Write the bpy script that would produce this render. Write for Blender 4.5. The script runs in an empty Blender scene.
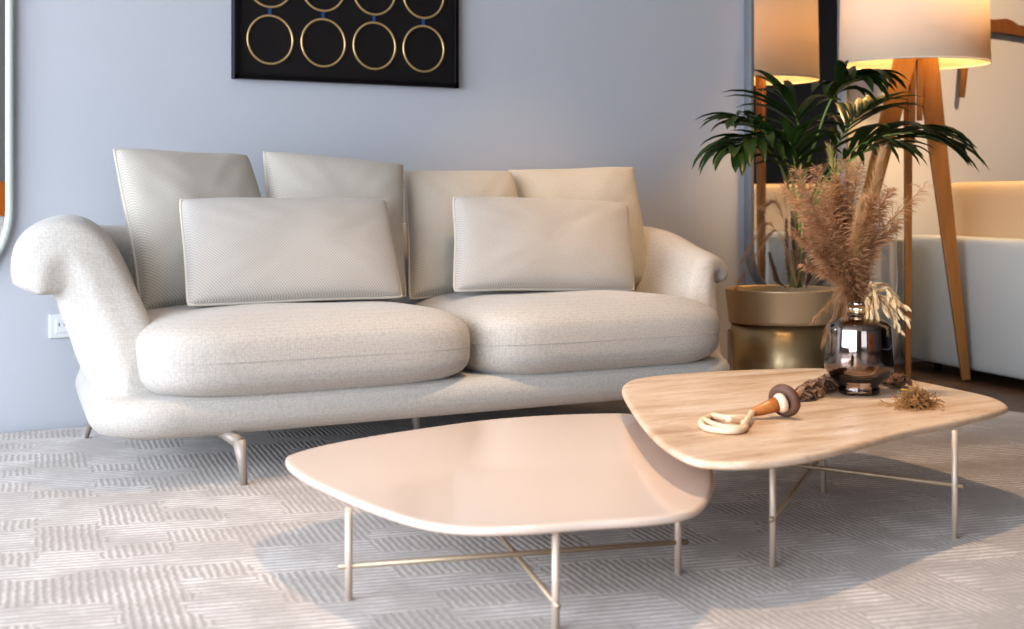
import bpy, bmesh, math, random
from mathutils import Vector, Matrix, noise
random.seed(7)
col = bpy.context.scene.collection
PI = math.pi

# ------------------------------------------------------------------ camera geometry
# level camera with a lens shift; world x runs along the back wall, y towards it
F, CX, HY, CH = 1500.0, 512.0, 198.0, 0.80
YAW = math.radians(31.6)
CS, SN = math.cos(YAW), math.sin(YAW)
def cam2w(X, Z, z): return Vector((X*CS + Z*SN, -X*SN + Z*CS, z))
def atz(px, py, z):          # point at height z
    Z = (CH - z)*F/(py - HY); return cam2w((px-CX)/F*Z, Z, z)
def aty(px, py, y):          # point on the vertical plane y
    k = (px-CX)/F; Z = y/(CS - k*SN); return cam2w(k*Z, Z, CH-(py-HY)*Z/F)
def atd(px, py, Z):          # point at depth Z
    return cam2w((px-CX)/F*Z, Z, CH-(py-HY)*Z/F)

# ------------------------------------------------------------------ bookkeeping
def tag(o, label=None, cat=None, group=None, kind=None):
    if label: o['label'] = label
    if cat: o['category'] = cat
    if group: o['group'] = group
    if kind: o['kind'] = kind
    return o
def empty(name, loc, rz=0):
    o = bpy.data.objects.new(name, None); col.objects.link(o)
    o.location = loc; o.rotation_euler = (0, 0, rz); o.empty_display_size = .05
    return o
def mesh_obj(name, verts, faces, mat, parent=None, smooth=True, uvs=None, offset=None):
    """verts in world space; moved into the parent's local space (unrotated parents)"""
    me = bpy.data.meshes.new(name)
    off = Vector(offset) if offset is not None else (Vector(parent_world(parent)) if parent else Vector((0,0,0)))
    me.from_pydata([tuple(Vector(v)-off) for v in verts], [], faces)
    if uvs:
        uvl = me.uv_layers.new(name='UVMap')
        for l in me.loops: uvl.data[l.index].uv = uvs[l.vertex_index]
    if smooth: me.polygons.foreach_set('use_smooth', [True]*len(me.polygons))
    me.materials.append(mat); me.update()
    o = bpy.data.objects.new(name, me); col.objects.link(o)
    if parent: o.parent = parent
    elif offset is not None: o.location = off
    return o
def parent_world(p):
    v = Vector((0,0,0))
    while p: v += Vector(p.location); p = p.parent
    return v
class MB:
    def __init__(s): s.v = []; s.f = []; s.uv = None
    def add(s, vs, fs):
        n = len(s.v); s.v += [Vector(v) for v in vs]; s.f += [tuple(i+n for i in f) for f in fs]; return s
    def box(s, c, size, M=None):
        c = Vector(c); hx, hy, hz = [k/2 for k in size]
        vs = [Vector((x*hx, y*hy, z*hz)) for x in (-1,1) for y in (-1,1) for z in (-1,1)]
        if M: vs = [M @ v for v in vs]
        return s.add([c+v for v in vs], [(0,1,3,2),(4,6,7,5),(0,4,5,1),(2,3,7,6),(0,2,6,4),(1,5,7,3)])
    def tube(s, pts, r, n=10, closed=False, cap=True):
        pts = [Vector(p) for p in pts]; m = len(pts)
        rs = r if isinstance(r, (list, tuple)) else [r]*m
        prev = None; rings = []
        for i, p in enumerate(pts):
            if closed: t = (pts[(i+1) % m]-pts[i-1])
            else: t = pts[min(i+1, m-1)]-pts[max(i-1, 0)]
            t.normalize()
            if prev is None:
                a = Vector((0,0,1)) if abs(t.z) < .9 else Vector((1,0,0))
                prev = (a - t*a.dot(t)).normalized()
            else: prev = (prev - t*prev.dot(t)).normalized()
            b = t.cross(prev)
            rings.append([p + (prev*math.cos(2*PI*k/n)+b*math.sin(2*PI*k/n))*rs[i] for k in range(n)])
        vs = [v for rg in rings for v in rg]; fs = []
        for i in range(m if closed else m-1):
            j = (i+1) % m
            for k in range(n): fs.append((i*n+k, i*n+(k+1)%n, j*n+(k+1)%n, j*n+k))
        if cap and not closed:
            fs.append(tuple(range(n))[::-1]); fs.append(tuple((m-1)*n+k for k in range(n)))
        return s.add(vs, fs)
    def lathe(s, c, prof, n=64, close=False):
        c = Vector(c); vs = []; fs = []; m = len(prof)
        for r, z in prof:
            for k in range(n):
                a = 2*PI*k/n; vs.append(c+Vector((r*math.cos(a), r*math.sin(a), z)))
        for i in range(m if close else m-1):
            j = (i+1) % m
            for k in range(n): fs.append((i*n+k, i*n+(k+1)%n, j*n+(k+1)%n, j*n+k))
        return s.add(vs, fs)
    def build(s, name, mat, parent=None, smooth=True, bevel=0, offset=None, segs=2):
        o = mesh_obj(name, s.v, s.f, mat, parent, smooth, offset=offset)
        if bevel:
            m = o.modifiers.new('bevel', 'BEVEL'); m.width = bevel; m.segments = segs; m.limit_method = 'ANGLE'
        if smooth == 'auto' or bevel: 
            pass
        return o
def catmull(pts, n, closed=False):
    pts = [Vector(p) for p in pts]; m = len(pts); out = []
    for i in range(m if closed else m-1):
        if closed: p0, p1, p2, p3 = pts[i-1], pts[i], pts[(i+1)%m], pts[(i+2)%m]
        else:
            p1, p2 = pts[i], pts[i+1]
            p0 = pts[i-1] if i else p1*2-p2; p3 = pts[i+2] if i+2 < m else p2*2-p1
        for k in range(n):
            t = k/n
            out.append(.5*((2*p1)+(p2-p0)*t+(2*p0-5*p1+4*p2-p3)*t*t+(3*p1-p0-3*p2+p3)*t**3))
    if not closed: out.append(pts[-1])
    return out
def spow(a, e): return math.copysign(abs(a)**e, a)

# ------------------------------------------------------------------ materials
def new_mat(name):
    m = bpy.data.materials.new(name); m.use_nodes = True
    nt = m.node_tree; b = nt.nodes['Principled BSDF']
    return m, nt, b
def N(nt, t, **kw):
    n = nt.nodes.new(t)
    for k, v in kw.items(): setattr(n, k, v)
    return n
def plain(name, c, rough=.5, metal=0, coat=0, spec=None, bump=0, bscale=200, var=0, vscale=6):
    m, nt, b = new_mat(name)
    b.inputs['Base Color'].default_value = (*c, 1); b.inputs['Roughness'].default_value = rough
    b.inputs['Metallic'].default_value = metal; b.inputs['Coat Weight'].default_value = coat
    if spec is not None: b.inputs['Specular IOR Level'].default_value = spec
    tc = N(nt, 'ShaderNodeTexCoord')
    if bump:
        no = N(nt, 'ShaderNodeTexNoise'); no.inputs['Scale'].default_value = bscale
        bp = N(nt, 'ShaderNodeBump'); bp.inputs['Strength'].default_value = bump; bp.inputs['Distance'].default_value = .002
        nt.links.new(tc.outputs['Object'], no.inputs['Vector']); nt.links.new(no.outputs['Fac'], bp.inputs['Height'])
        nt.links.new(bp.outputs['Normal'], b.inputs['Normal'])
    if var:
        no = N(nt, 'ShaderNodeTexNoise'); no.inputs['Scale'].default_value = vscale; no.inputs['Detail'].default_value = 5
        mx = N(nt, 'ShaderNodeMix', data_type='RGBA')
        mx.inputs[6].default_value = (*[k*(1-var) for k in c], 1); mx.inputs[7].default_value = (*[min(1, k*(1+var)) for k in c], 1)
        nt.links.new(tc.outputs['Object'], no.inputs['Vector']); nt.links.new(no.outputs['Fac'], mx.inputs[0])
        nt.links.new(mx.outputs[2], b.inputs['Base Color'])
    return m
def math_node(nt, op, a, b=None):
    n = N(nt, 'ShaderNodeMath', operation=op)
    for i, x in enumerate((a, b)):
        if x is None: continue
        if isinstance(x, (int, float)): n.inputs[i].default_value = x
        else: nt.links.new(x, n.inputs[i])
    return n.outputs[0]
def weave(name, c1, c2, period, uv=True, strength=.5):
    m, nt, b = new_mat(name)
    tc = N(nt, 'ShaderNodeTexCoord'); sep = N(nt, 'ShaderNodeSeparateXYZ')
    nt.links.new(tc.outputs['UV' if uv else 'Object'], sep.inputs[0])
    k = 2*PI/period
    if uv:
        a = sep.outputs['X']; d = sep.outputs['Y']
    else:
        a = math_node(nt, 'ADD', sep.outputs['X'], math_node(nt, 'MULTIPLY', sep.outputs['Y'], .62))
        d = math_node(nt, 'ADD', sep.outputs['Z'], math_node(nt, 'MULTIPLY', sep.outputs['Y'], .78))
    sa = math_node(nt, 'SINE', math_node(nt, 'MULTIPLY', a, k)); sd = math_node(nt, 'SINE', math_node(nt, 'MULTIPLY', d, k))
    if uv:
        pr = math_node(nt, 'MULTIPLY', sa, sd)
        h = math_node(nt, 'ADD', math_node(nt, 'MULTIPLY', pr, .5), .5)
    else:
        vo = N(nt, 'ShaderNodeTexVoronoi'); vo.inputs['Scale'].default_value = 1/(period*.75); vo.inputs['Randomness'].default_value = .55
        nt.links.new(tc.outputs['Object'], vo.inputs['Vector'])
        h = math_node(nt, 'SUBTRACT', 1.05, vo.outputs['Distance'])
    no = N(nt, 'ShaderNodeTexNoise'); no.inputs['Scale'].default_value = 260; no.inputs['Detail'].default_value = 2
    nt.links.new(tc.outputs['Object'], no.inputs['Vector'])
    fac = math_node(nt, 'ADD', math_node(nt, 'MULTIPLY', h, .75), math_node(nt, 'MULTIPLY', no.outputs['Fac'], .25))
    mx = N(nt, 'ShaderNodeMix', data_type='RGBA')
    mx.inputs[6].default_value = (*c1, 1); mx.inputs[7].default_value = (*c2, 1)
    nt.links.new(fac, mx.inputs[0]); nt.links.new(mx.outputs[2], b.inputs['Base Color'])
    bp = N(nt, 'ShaderNodeBump'); bp.inputs['Strength'].default_value = strength; bp.inputs['Distance'].default_value = .0015
    nt.links.new(fac, bp.inputs['Height']); nt.links.new(bp.outputs['Normal'], b.inputs['Normal'])
    b.inputs['Roughness'].default_value = .95; b.inputs['Specular IOR Level'].default_value = .15
    b.inputs['Sheen Weight'].default_value = .25; b.inputs['Sheen Roughness'].default_value = .5
    return m
def wood(name, c1, c2, scale=6, rough=.4, stretch=(12, 12, 1)):
    m, nt, b = new_mat(name)
    tc = N(nt, 'ShaderNodeTexCoord'); mp = N(nt, 'ShaderNodeMapping'); mp.inputs['Scale'].default_value = stretch
    no = N(nt, 'ShaderNodeTexNoise'); no.inputs['Scale'].default_value = scale; no.inputs['Detail'].default_value = 6
    mx = N(nt, 'ShaderNodeMix', data_type='RGBA'); mx.inputs[6].default_value = (*c1, 1); mx.inputs[7].default_value = (*c2, 1)
    nt.links.new(tc.outputs['Object'], mp.inputs[0]); nt.links.new(mp.outputs[0], no.inputs['Vector'])
    nt.links.new(no.outputs['Fac'], mx.inputs[0]); nt.links.new(mx.outputs[2], b.inputs['Base Color'])
    b.inputs['Roughness'].default_value = rough
    return m

M = {}
M['sofa'] = weave('sofa_weave', (.43, .405, .37), (.64, .61, .565), .011, uv=False)
M['cushion'] = weave('cushion_weave', (.40, .37, .335), (.62, .585, .54), .011, uv=False)
M['pillow'] = weave('pillow_weave', (.33, .305, .26), (.68, .64, .57), .0100, uv=True, strength=.25)
M['pillow_grey'] = weave('lumbar_weave', (.33, .31, .285), (.66, .63, .59), .0095, uv=True, strength=.25)
M['piping'] = plain('piping_fabric', (.60, .56, .49), .9, spec=.1)
M['sofa_leg'] = plain('taupe_metal', (.40, .35, .31), .5, .25)
M['champagne'] = plain('champagne_metal', (.66, .55, .45), .45, .3)
M['bar_brass'] = plain('bar_brass', (.47, .37, .26), .4, .5)
M['bronze'] = plain('bronze_metal', (.55, .40, .22), .35, .85)
M['lacquer'] = plain('blush_lacquer', (.78, .635, .54), .20, coat=.25)
M['black'] = plain('black_frame', (.006, .005, .006), .3)
M['art_board'] = plain('black_board', (.008, .006, .007), .6)
M['gold'] = plain('gold_ring', (.72, .52, .26), .35, .6, bump=.3, bscale=300)
M['blue_clip'] = plain('blue_clip', (.03, .09, .25), .4)
M['mirror'] = plain('mirror_glass', (.86, .88, .88), .01, 1)
M['mirror_frame'] = plain('grey_blue_frame', (.19, .20, .215), .5)
M['mirror_frame_sage'] = plain('sage_frame', (.52, .57, .54), .35)
M['wall'] = plain('plaster_blue_grey', (.56, .585, .635), .75, bump=.15, bscale=60, var=.02, vscale=2)
M['ceiling'] = plain('ceiling_white', (.42, .40, .38), .8, bump=.05)
M['dark_panel'] = wood('dark_wall_panel', (.006, .0035, .002), (.016, .009, .006), 3)
M['oak'] = wood('oak_legs', (.21, .085, .016), (.34, .155, .036), 5, .45)
M['rail_wood'] = wood('dark_carved_wood', (.13, .055, .02), (.26, .12, .05), 8, .4)
M['planter'] = plain('grey_ceramic', (.34, .34, .33), .6, bump=.2, bscale=30, var=.08)
M['soil'] = plain('dark_soil', (.05, .035, .022), .95, bump=1, bscale=90)
M['armchair2'] = plain('pale_boucle', (.50, .53, .53), .95, bump=.6, bscale=260, spec=.1)
M['orange'] = plain('burnt_orange_fabric', (.75, .23, .03), .85, bump=.3)
M['outlet'] = plain('white_plastic', (.80, .82, .82), .35)
M['outlet_dark'] = plain('outlet_slots', (.12, .12, .13), .5)
M['rope'] = plain('cream_rope', (.80, .62, .44), .85, bump=.6, bscale=260)
M['leather'] = plain('orange_brown_wood', (.46, .17, .045), .35, var=.3, vscale=40)
M['disc_wood'] = plain('dark_turned_wood', (.13, .065, .045), .55, var=.3, vscale=30)
M['bark'] = plain('bark_grey_brown', (.24, .145, .09), .85, bump=1, bscale=90, var=.75, vscale=45)
M['moss'] = plain('dry_moss', (.36, .19, .07), .9, var=.5, vscale=60)
M['yellow'] = plain('yellow_flower', (.75, .42, .03), .7)
M['cable'] = plain('pale_cable', (.55, .58, .52), .4)
M['concrete'] = plain('grey_cabinet', (.22, .22, .20), .6)

# planter pot: brushed champagne-gold
m, nt, b = new_mat('brushed_gold')
b.inputs['Base Color'].default_value = (.58, .45, .27, 1); b.inputs['Metallic'].default_value = .9; b.inputs['Roughness'].default_value = .36
M['pot_gold'] = m
m, nt, b = new_mat('satin_gold_band')
b.inputs['Base Color'].default_value = (.66, .48, .30, 1); b.inputs['Metallic'].default_value = .5; b.inputs['Roughness'].default_value = .42
M['pot_band'] = m

# glossy smoked glass vase: mirrored shoulder fading to clear foot
m, nt, b = new_mat('smoked_glass')
out = nt.nodes['Material Output']
b.inputs['Base Color'].default_value = (.45, .37, .33, 1); b.inputs['Metallic'].default_value = 1; b.inputs['Roughness'].default_value = .04
gl = N(nt, 'ShaderNodeBsdfGlass'); gl.inputs['Color'].default_value = (.80, .72, .68, 1); gl.inputs['IOR'].default_value = 1.12; gl.inputs['Roughness'].default_value = .0
g2 = N(nt, 'ShaderNodeBsdfTransparent'); g2.inputs['Color'].default_value = (.80, .73, .68, 1)
gg = N(nt, 'ShaderNodeBsdfGlossy'); gg.inputs['Roughness'].default_value = .03; gg.inputs['Color'].default_value = (.9, .9, .9, 1)
mxg = N(nt, 'ShaderNodeMixShader'); fr = N(nt, 'ShaderNodeFresnel'); fr.inputs['IOR'].default_value = 1.6
nt.links.new(fr.outputs[0], mxg.inputs[0]); nt.links.new(g2.outputs[0], mxg.inputs[1]); nt.links.new(gg.outputs[0], mxg.inputs[2])
tc = N(nt, 'ShaderNodeTexCoord'); sep = N(nt, 'ShaderNodeSeparateXYZ'); mr = N(nt, 'ShaderNodeMapRange')
mr.inputs['From Min'].default_value = .03; mr.inputs['From Max'].default_value = .13; mr.inputs['To Min'].default_value = .08; mr.inputs['To Max'].default_value = .60
mx = N(nt, 'ShaderNodeMixShader')
nt.links.new(tc.outputs['Object'], sep.inputs[0]); nt.links.new(sep.outputs['Z'], mr.inputs[0]); nt.links.new(mr.outputs[0], mx.inputs[0])
nt.links.new(mxg.outputs[0], mx.inputs[1]); nt.links.new(b.outputs[0], mx.inputs[2]); nt.links.new(mx.outputs[0], out.inputs[0])
M['vase'] = m

# lampshade fabric
m, nt, b = new_mat('shade_linen')
out = nt.nodes['Material Output']
b.inputs['Base Color'].default_value = (.82, .755, .63, 1); b.inputs['Roughness'].default_value = .9
tr = N(nt, 'ShaderNodeBsdfTranslucent'); tr.inputs['Color'].default_value = (.95, .74, .40, 1)
mx = N(nt, 'ShaderNodeMixShader'); mx.inputs[0].default_value = .19
nt.links.new(b.outputs[0], mx.inputs[1]); nt.links.new(tr.outputs[0], mx.inputs[2]); nt.links.new(mx.outputs[0], out.inputs[0])
M['shade'] = m

# travertine: banded cream stone
m, nt, b = new_mat('travertine')
tc = N(nt, 'ShaderNodeTexCoord'); mp = N(nt, 'ShaderNodeMapping'); mp.inputs['Rotation'].default_value = (0, 0, math.radians(-28)); mp.inputs['Scale'].default_value = (1.3, 7, 1)
n1 = N(nt, 'ShaderNodeTexNoise'); n1.inputs['Scale'].default_value = 2.2; n1.inputs['Detail'].default_value = 8; n1.inputs['Roughness'].default_value = .62; n1.inputs['Distortion'].default_value = .5
cr = N(nt, 'ShaderNodeValToRGB'); e = cr.color_ramp.elements
e[0].position = .30; e[0].color = (.46, .29, .17, 1); e[1].position = .66; e[1].color = (.80, .66, .53, 1)
x = e.new(.46); x.color = (.68, .50, .35, 1)
n2 = N(nt, 'ShaderNodeTexNoise'); n2.inputs['Scale'].default_value = 70; n2.inputs['Detail'].default_value = 3
mp2 = N(nt, 'ShaderNodeMapping'); mp2.inputs['Rotation'].default_value = (0, 0, math.radians(-28)); mp2.inputs['Scale'].default_value = (.35, 1, 1)
cr2 = N(nt, 'ShaderNodeValToRGB'); cr2.color_ramp.elements[0].position = .30; cr2.color_ramp.elements[0].color = (.72, .66, .6, 1); cr2.color_ramp.elements[1].position = .42; cr2.color_ramp.elements[1].color = (1, 1, 1, 1)
mul = N(nt, 'ShaderNodeMix', data_type='RGBA', blend_type='MULTIPLY'); mul.inputs[0].default_value = .7
nt.links.new(tc.outputs['Object'], mp.inputs[0]); nt.links.new(mp.outputs[0], n1.inputs['Vector']); nt.links.new(n1.outputs['Fac'], cr.inputs[0])
nt.links.new(tc.outputs['Object'], mp2.inputs[0]); nt.links.new(mp2.outputs[0], n2.inputs['Vector']); nt.links.new(n2.outputs['Fac'], cr2.inputs[0])
nt.links.new(cr.outputs[0], mul.inputs[6]); nt.links.new(cr2.outputs[0], mul.inputs[7]); nt.links.new(mul.outputs[2], b.inputs['Base Color'])
b.inputs['Roughness'].default_value = .38
M['travertine'] = m

# rug: carved blocks of parallel ribs, beige; white rib highlights and darker valleys painted into the colour
m, nt, b = new_mat('carved_rug')
tc = N(nt, 'ShaderNodeTexCoord')
mp = N(nt, 'ShaderNodeMapping'); mp.inputs['Rotation'].default_value = (0, 0, math.radians(14))
wn = N(nt, 'ShaderNodeTexNoise'); wn.inputs['Scale'].default_value = 5; wn.inputs['Detail'].default_value = 3
va = N(nt, 'ShaderNodeVectorMath', operation='MULTIPLY_ADD'); va.inputs[1].default_value = (.16, .16, 0)
nt.links.new(tc.outputs['Object'], mp.inputs[0]); nt.links.new(tc.outputs['Object'], wn.inputs['Vector'])
wn2 = N(nt, 'ShaderNodeTexNoise'); wn2.inputs['Scale'].default_value = 38; wn2.inputs['Detail'].default_value = 2; nt.links.new(tc.outputs['Object'], wn2.inputs['Vector'])
vb = N(nt, 'ShaderNodeVectorMath', operation='MULTIPLY_ADD'); vb.inputs[1].default_value = (.07, .07, 0)
nt.links.new(wn2.outputs['Color'], vb.inputs[0])
nt.links.new(wn.outputs['Color'], va.inputs[0]); nt.links.new(mp.outputs[0], va.inputs[2])
sn = N(nt, 'ShaderNodeVectorMath', operation='SNAP'); sn.inputs[1].default_value = (.15, .12, 1)
nt.links.new(va.outputs[0], vb.inputs[2]); nt.links.new(vb.outputs[0], sn.inputs[0])
wh = N(nt, 'ShaderNodeTexWhiteNoise'); nt.links.new(sn.outputs[0], wh.inputs['Vector'])
sel = math_node(nt, 'GREATER_THAN', wh.outputs['Value'], .5)
vd_ = N(nt, 'ShaderNodeVectorMath', operation='MULTIPLY_ADD'); vd_.inputs[1].default_value = (.012, .012, 0); nt.links.new(wn2.outputs['Color'], vd_.inputs[0]); nt.links.new(mp.outputs[0], vd_.inputs[2])
sp = N(nt, 'ShaderNodeSeparateXYZ'); nt.links.new(vd_.outputs[0], sp.inputs[0])
sx = math_node(nt, 'SINE', math_node(nt, 'MULTIPLY', sp.outputs['X'], 2*PI/.0175))
sy = math_node(nt, 'SINE', math_node(nt, 'MULTIPLY', sp.outputs['Y'], 2*PI/.026))
mxs = N(nt, 'ShaderNodeMix', data_type='FLOAT'); nt.links.new(sel, mxs.inputs[0]); nt.links.new(sx, mxs.inputs[2]); nt.links.new(sy, mxs.inputs[3])
rib = math_node(nt, 'ADD', math_node(nt, 'MULTIPLY', mxs.outputs[0], .5), .5)
nb = N(nt, 'ShaderNodeTexNoise'); nb.inputs['Scale'].default_value = 4.5; nb.inputs['Detail'].default_value = 5; nb.inputs['Roughness'].default_value = .6
nt.links.new(tc.outputs['Object'], nb.inputs['Vector'])
crb = N(nt, 'ShaderNodeValToRGB'); crb.color_ramp.elements[0].position = .42; crb.color_ramp.elements[1].position = .58
nt.links.new(nb.outputs['Fac'], crb.inputs[0])
wfac = math_node(nt, 'MULTIPLY', math_node(nt, 'MULTIPLY', rib, math_node(nt, 'ADD', math_node(nt, 'MULTIPLY', wh.outputs['Value'], .5), .35)), math_node(nt, 'ADD', math_node(nt, 'MULTIPLY', crb.outputs[0], .75), .25))
cA = N(nt, 'ShaderNodeMix', data_type='RGBA'); cA.inputs[6].default_value = (.33, .265, .215, 1); cA.inputs[7].default_value = (.88, .82, .77, 1)
nt.links.new(wfac, cA.inputs[0])
nf = N(nt, 'ShaderNodeTexNoise'); nf.inputs['Scale'].default_value = 90; nf.inputs['Detail'].default_value = 2; nt.links.new(tc.outputs['Object'], nf.inputs['Vector'])
cB = N(nt, 'ShaderNodeMix', data_type='RGBA', blend_type='MULTIPLY'); cB.inputs[0].default_value = .35
nt.links.new(cA.outputs[2], cB.inputs[6]); nt.links.new(nf.outputs['Fac'], cB.inputs[7])
hs = N(nt, 'ShaderNodeHueSaturation'); hs.inputs['Value'].default_value = 1.14; nt.links.new(cB.outputs[2], hs.inputs['Color'])
nt.links.new(hs.outputs[0], b.inputs['Base Color'])
bp = N(nt, 'ShaderNodeBump'); bp.inputs['Strength'].default_value = .30; bp.inputs['Distance'].default_value = .004
nt.links.new(math_node(nt, 'ADD', rib, math_node(nt, 'MULTIPLY', nf.outputs['Fac'], .35)), bp.inputs['Height']); nt.links.new(bp.outputs[0], b.inputs['Normal'])
b.inputs['Roughness'].default_value = .85; b.inputs['Sheen Weight'].default_value = .4; b.inputs['Specular IOR Level'].default_value = .2
M['rug'] = m

# plank floor
m, nt, b = new_mat('brown_planks')
tc = N(nt, 'ShaderNodeTexCoord'); br = N(nt, 'ShaderNodeTexBrick')
br.inputs['Color1'].default_value = (.10, .065, .045, 1); br.inputs['Color2'].default_value = (.15, .10, .07, 1); br.inputs['Mortar'].default_value = (.03, .02, .015, 1)
br.inputs['Scale'].default_value = 1; br.inputs['Mortar Size'].default_value = .003; br.inputs['Brick Width'].default_value = 1.2; br.inputs['Row Height'].default_value = .14
nt.links.new(tc.outputs['Object'], br.inputs['Vector']); nt.links.new(br.outputs['Color'], b.inputs['Base Color']); b.inputs['Roughness'].default_value = .35
M['floor'] = m

def leafy(name, c1, c2, rough=.45, trans=.25, scale=9):
    m, nt, b = new_mat(name); out = nt.nodes['Material Output']
    tc = N(nt, 'ShaderNodeTexCoord'); no = N(nt, 'ShaderNodeTexNoise'); no.inputs['Scale'].default_value = scale
    mx = N(nt, 'ShaderNodeMix', data_type='RGBA'); mx.inputs[6].default_value = (*c1, 1); mx.inputs[7].default_value = (*c2, 1)
    nt.links.new(tc.outputs['Object'], no.inputs['Vector']); nt.links.new(no.outputs['Fac'], mx.inputs[0])
    nt.links.new(mx.outputs[2], b.inputs['Base Color']); b.inputs['Roughness'].default_value = rough
    t = N(nt, 'ShaderNodeBsdfTranslucent'); nt.links.new(mx.outputs[2], t.inputs[0])
    ms = N(nt, 'ShaderNodeMixShader'); ms.inputs[0].default_value = trans
    nt.links.new(b.outputs[0], ms.inputs[1]); nt.links.new(t.outputs[0], ms.inputs[2]); nt.links.new(ms.outputs[0], out.inputs[0])
    return m
M['palm'] = leafy('palm_green', (.010, .030, .008), (.038, .080, .014), .35, .2)
M['palm_stem'] = plain('palm_stalk', (.22, .30, .07), .5)
M['pampas_brown'] = leafy('pampas_brown', (.34, .18, .09), (.62, .38, .21), .9, .3, 25)
M['pampas_cream'] = leafy('pampas_tan', (.50, .31, .15), (.78, .55, .32), .9, .35, 25)
M['pampas_green'] = leafy('grass_green_tan', (.28, .25, .07), (.48, .40, .16), .9, .3, 25)
M['pampas_rust'] = leafy('seedhead_brown', (.20, .10, .06), (.42, .26, .17), .9, .2, 25)
M['oat'] = leafy('oat_cream', (.72, .52, .28), (.88, .70, .45), .8, .3, 25)

# ------------------------------------------------------------------ room shell
WY = 5.26
XL, XR, YF, HT = -2.8, 8.6, -4.0, 3.0
tag(MB().box(((XL+XR)/2, (YF+WY)/2, -.06), (XR-XL, WY-YF+.4, .1)).build('floor', M['floor'], smooth=False), kind='structure')
tag(MB().box(((XL+XR)/2, WY+.06, HT/2), (XR-XL+.2, .12, HT+.2)).build('wall_back', M['wall'], smooth=False), kind='structure')
tag(MB().box(((XL+XR)/2, (YF+WY)/2, HT+.05), (XR-XL+.2, WY-YF+.4, .1)).build('ceiling', M['ceiling'], smooth=False), kind='structure')
tag(MB().box((XR+.05, (YF+WY)/2, HT/2), (.1, WY-YF, HT)).build('wall_right', M['dark_panel'], smooth=False), kind='structure')
wl = MB(); wl.box((XL-.05, (YF+WY)/2, .1), (.1, WY-YF, .2)); wl.box((XL-.05, (YF+WY)/2, 2.85), (.1, WY-YF, .3)); wl.box((XL-.05, 4.9, 1.45), (.1, .7, 2.5)); wl.box((XL-.05, -2.6, 1.45), (.1, 2.8, 2.5))
tag(wl.build('wall_left', M['ceiling'], smooth=False), kind='structure')
w1 = MB()
for y in (-1.2, .25, 1.7, 3.12, 4.55): w1.box((XL-.02, y, 1.45), (.06, .07, 2.5))
for z in (.22, 2.68): w1.box((XL-.02, 1.68, z), (.06, 5.8, .05))
tag(w1.build('window_1', M['black'], smooth=False), kind='structure')
wf = MB(); wf.box((4.6, YF-.05, HT/2), (8.0, .1, HT)); wf.box((-2.4, YF-.05, HT/2), (.8, .1, HT)); wf.box((-.7, YF-.05, 2.85), (2.6, .1, .3)); wf.box((-.7, YF-.05, .1), (2.6, .1, .2))
tag(wf.build('wall_front', M['ceiling'], smooth=False), kind='structure')
w2 = MB()
for x in (-2.0, -.7, .6): w2.box((x, YF, 1.45), (.07, .06, 2.5))
tag(w2.build('window_2', M['black'], smooth=False), kind='structure')

# rug
rg = MB(); x0, x1, y0, y1 = -1.6, 4.52, .6, 5.22
rg.box(((x0+x1)/2, (y0+y1)/2, -.002), (x1-x0, y1-y0, .016))
o = rg.build('rug', M['rug'], smooth=False, bevel=.004, offset=((x0+x1)/2, (y0+y1)/2, 0))
tag(o, 'large beige rug with carved ribbed blocks under the sofa and tables', 'rug')

# ------------------------------------------------------------------ sofa
SX, SY = 2.27, 4.45
sofa = empty('sofa', (SX, SY, 0))
tag(sofa, 'long cream woven two seat sofa with flared curling arms on slim legs', 'sofa')

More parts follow.
